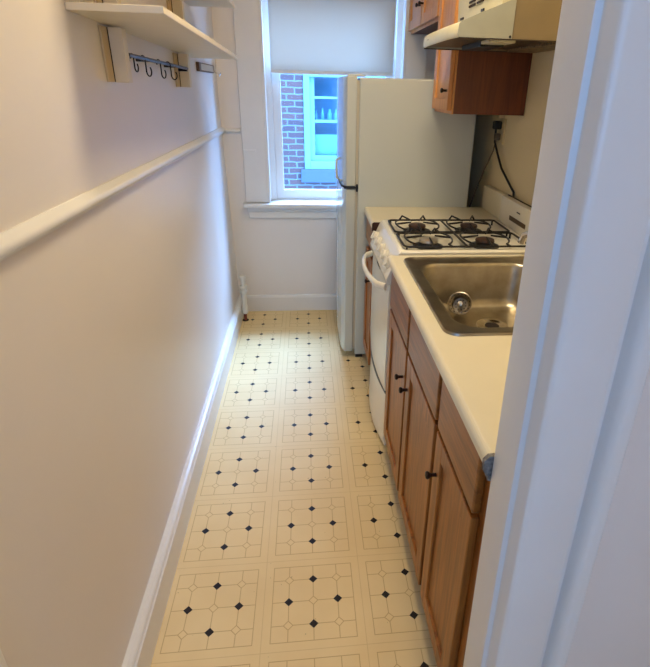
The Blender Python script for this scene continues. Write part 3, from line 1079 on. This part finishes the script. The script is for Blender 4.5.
MB().box(XR - 0.034, XR - 0.0095, 1.452, 1.484, 1.250, 1.282, 0.005, 3).build('plug', 'cordg', p2, True)
MB().tube([(XR - 0.025, 1.47, 1.252), (XR - 0.028, 1.48, 1.20), (XR - 0.040, 1.54, 1.10), (XR - 0.055, 1.60, 0.98), (XR - 0.066, 1.64, 0.88), (XR - 0.066, 1.66, 0.60), (XR - 0.066, 1.66, 0.02)], 0.0038, 10).build('cable', 'cordg', p2, True)

# ------------------------------------------------------------------ shelves and brackets on the left wall
def rack_shelf(label, z, y0, y1, xf):
    o = MB().box(XL(1.6) + 0.0005, xf, y0, y1, z, z + 0.016, 0.002).build('wall_shelf', 'shelf')
    return tag(o, label, 'shelf', 'shelves on the left wall')


Zs = 1.600
XW = XL(1.3)
BF = XW + 0.020


def board(label, y0, y1, yp0, yp1, xp, zb):
    """thin tan strip on the wall with a square plank standing on it, cut round the shelf"""
    u = thing('shelf_bracket', label, 'bracket', (XW, yp0, zb), 'shelf brackets on the left wall')
    sag = lambda y: 0.032 * (y - 0.25) / 1.33
    lo, hi = Zs - 0.0005 - sag(y1), Zs + 0.0200 - sag(y0)
    for za, zb_ in ((zb, lo), (hi, 1.7845), (1.8015, 1.95)):
        MB().box(XW + 0.0003, XW + 0.006, y0, y1, za, zb_, 0.0008).build('wall_strip', 'tan_strip', u)  # flat tan strip on the wall, wider than the plank over it
        MB().box(XW + 0.0085, xp, yp0, yp1, za - (0.001 if za == zb else 0), zb_, 0.0015).build('upright_plank', 'shelf', u)
        MB().box(XW + 0.0058, XW + 0.0087, yp0 + 0.0015, yp1, za, zb_).build('dark_gap', 'recess', u)
    return u


_ls = rack_shelf('lower cream wall shelf with a hook rail beneath it', Zs, 0.250, 1.585, 0.004)
for v in _ls.data.vertices:      # the old shelf sags towards the window
    v.co.z += 0.003 - 0.032 * (v.co.y - 0.25) / 1.33

rack_shelf('upper cream wall shelf, only its underside corner in frame', 1.785, 0.262, 1.665, 0.000)
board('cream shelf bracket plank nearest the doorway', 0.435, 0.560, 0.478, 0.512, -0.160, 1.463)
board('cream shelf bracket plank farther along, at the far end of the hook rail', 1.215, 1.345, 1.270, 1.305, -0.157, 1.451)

rl = thing('hook_rail', 'thin dark metal rail fixed between the two shelf brackets', 'rail', (BF + 0.02, 0.88, 1.53))
xr = BF + 0.020
zr = lambda y: 1.531 - (y - 0.523) * 0.016
MB().tube([(xr, 0.513, zr(0.513)), (xr, 0.9, zr(0.9)), (xr, 1.269, zr(1.269))], 0.0055, 10).build('bar', 'rod', rl, True)
MB().box(XW + 0.0005, xr + 0.002, 0.5125, 0.518, zr(0.515) - 0.016, zr(0.57) + 0.005).build('end_plate', 'hook', rl)
MB().box(XW + 0.0005, xr + 0.001, 1.263, 1.2695, zr(1.26) - 0.010, zr(1.26) + 0.004).build('end_plate', 'hook', rl)
for yy in (0.72, 1.06):
    MB().lathe([(0.004, XW + 0.0003), (0.004, xr)], (0, yy, zr(yy) - 0.002), 'X', 8).build('stand_off', 'hook', rl)


def s_hook(label, y, z, rot, big=1.0):
    pts = []
    R1, R2 = 0.0115 * big, 0.014 * big
    # upper loop over the rail
    for k in range(10):
        a = math.radians(200 - 215 * k / 9)
        pts.append((0, R1 * math.cos(a), 0.000 + R1 * math.sin(a)))
    # shank
    pts.append((0, R1 * 0.95 + 0.001, -0.018 * big))
    # lower curl
    for k in range(11):
        a = math.radians(180 + 230 * k / 10)
        pts.append((0, R1 + R2 + 0.001 + R2 * math.cos(a) - 0.001, -0.030 * big + R2 * math.sin(a)))
    ang = math.radians(rot)
    P = [(xr + p[1] * math.sin(ang), y + p[1] * math.cos(ang), z + p[2]) for p in pts]
    o = MB().tube(P, 0.0021, 8).build('s_hook', 'hook', None, True)
    tag(o, label, 'hook', 'S hooks on the hook rail')
    return o


s_hook('black S hook closest to the near bracket, partly behind it', 0.545, zr(0.545) - 0.0045, 8, 0.8)
s_hook('black S hook hanging alone in the middle of the rail', 0.650, zr(0.650) - 0.0045, 16, 0.98)
s_hook('black S hook second from the far bracket', 0.825, zr(0.825) - 0.0045, 16, 0.98)
s_hook('black S hook nearest the far bracket, touching its edge', 0.950, zr(0.950) - 0.0045, 30, 1.0)

kr = thing('key_rack', 'small wooden key rack on the wall beyond the shelf brackets', 'key rack', (XW, 1.9, 1.54))
MB().box(XW + 0.0003, XW + 0.016, 1.680, 2.110, 1.520, 1.560, 0.003).build('board', 'blockw', kr)
MB().box(XW + 0.016, XW + 0.018, 1.72, 2.07, 1.526, 1.554).build('metal_strip', 'alu', kr)
MB().tube([(XW + 0.015, 2.085, 1.530), (XW + 0.035, 2.095, 1.520), (XW + 0.045, 2.095, 1.505), (XW + 0.050, 2.095, 1.515), (XW + 0.052, 2.095, 1.525)], 0.003, 8).build('hook', 'chrome', kr, True)

# screw holes left in the wall by the brackets
for yy, zz, lb_ in ((0.600, 1.503, 'small dark nail in the wall beside the near shelf bracket'), (1.460, 1.500, 'small dark nail in the wall beside the far shelf bracket')):
    o = MB().lathe([(0.0035, XW - 0.002), (0.0035, XW + 0.004), (0.002, XW + 0.006), (0, XW + 0.006)], (0, yy, zz), 'X', 10).build('wall_nail', 'hook', None, True)
    tag(o, lb_, 'nail', 'nails by the shelf brackets')

# ------------------------------------------------------------------ heating pipe in the far left corner
pp = thing('pipe_stub', 'white painted capped pipe standing in the far left corner', 'pipe', (-0.122, 2.13, 0))
prof = [(0.012, 0.0), (0.012, 0.042), (0.022, 0.045), (0.024, 0.05), (0.024, 0.085), (0.019, 0.09), (0.0175, 0.095), (0.0175, 0.170),
        (0.026, 0.173), (0.027, 0.188), (0.020, 0.190), (0.020, 0.198), (0.027, 0.200), (0.027, 0.212), (0.017, 0.214), (0.017, 0.243),
        (0.021, 0.245), (0.023, 0.262), (0.018, 0.268), (0.0, 0.27)]
MB().lathe([(r * 0.93, z * 1.20) for r, z in prof[2:]], (-0.122, 2.13, 0), 'Z', 20).build('fitting', 'pipe', pp, True)
MB().lathe([(0.010, 0.0), (0.010, 0.05)], (-0.122, 2.13, 0), 'Z', 14).build('riser', 'red', pp, True)
MB().lathe([(0.021, 0.0), (0.021, 0.003), (0.012, 0.004)], (-0.122, 2.13, 0), 'Z', 16).build('floor_ring', 'recess', pp, True)
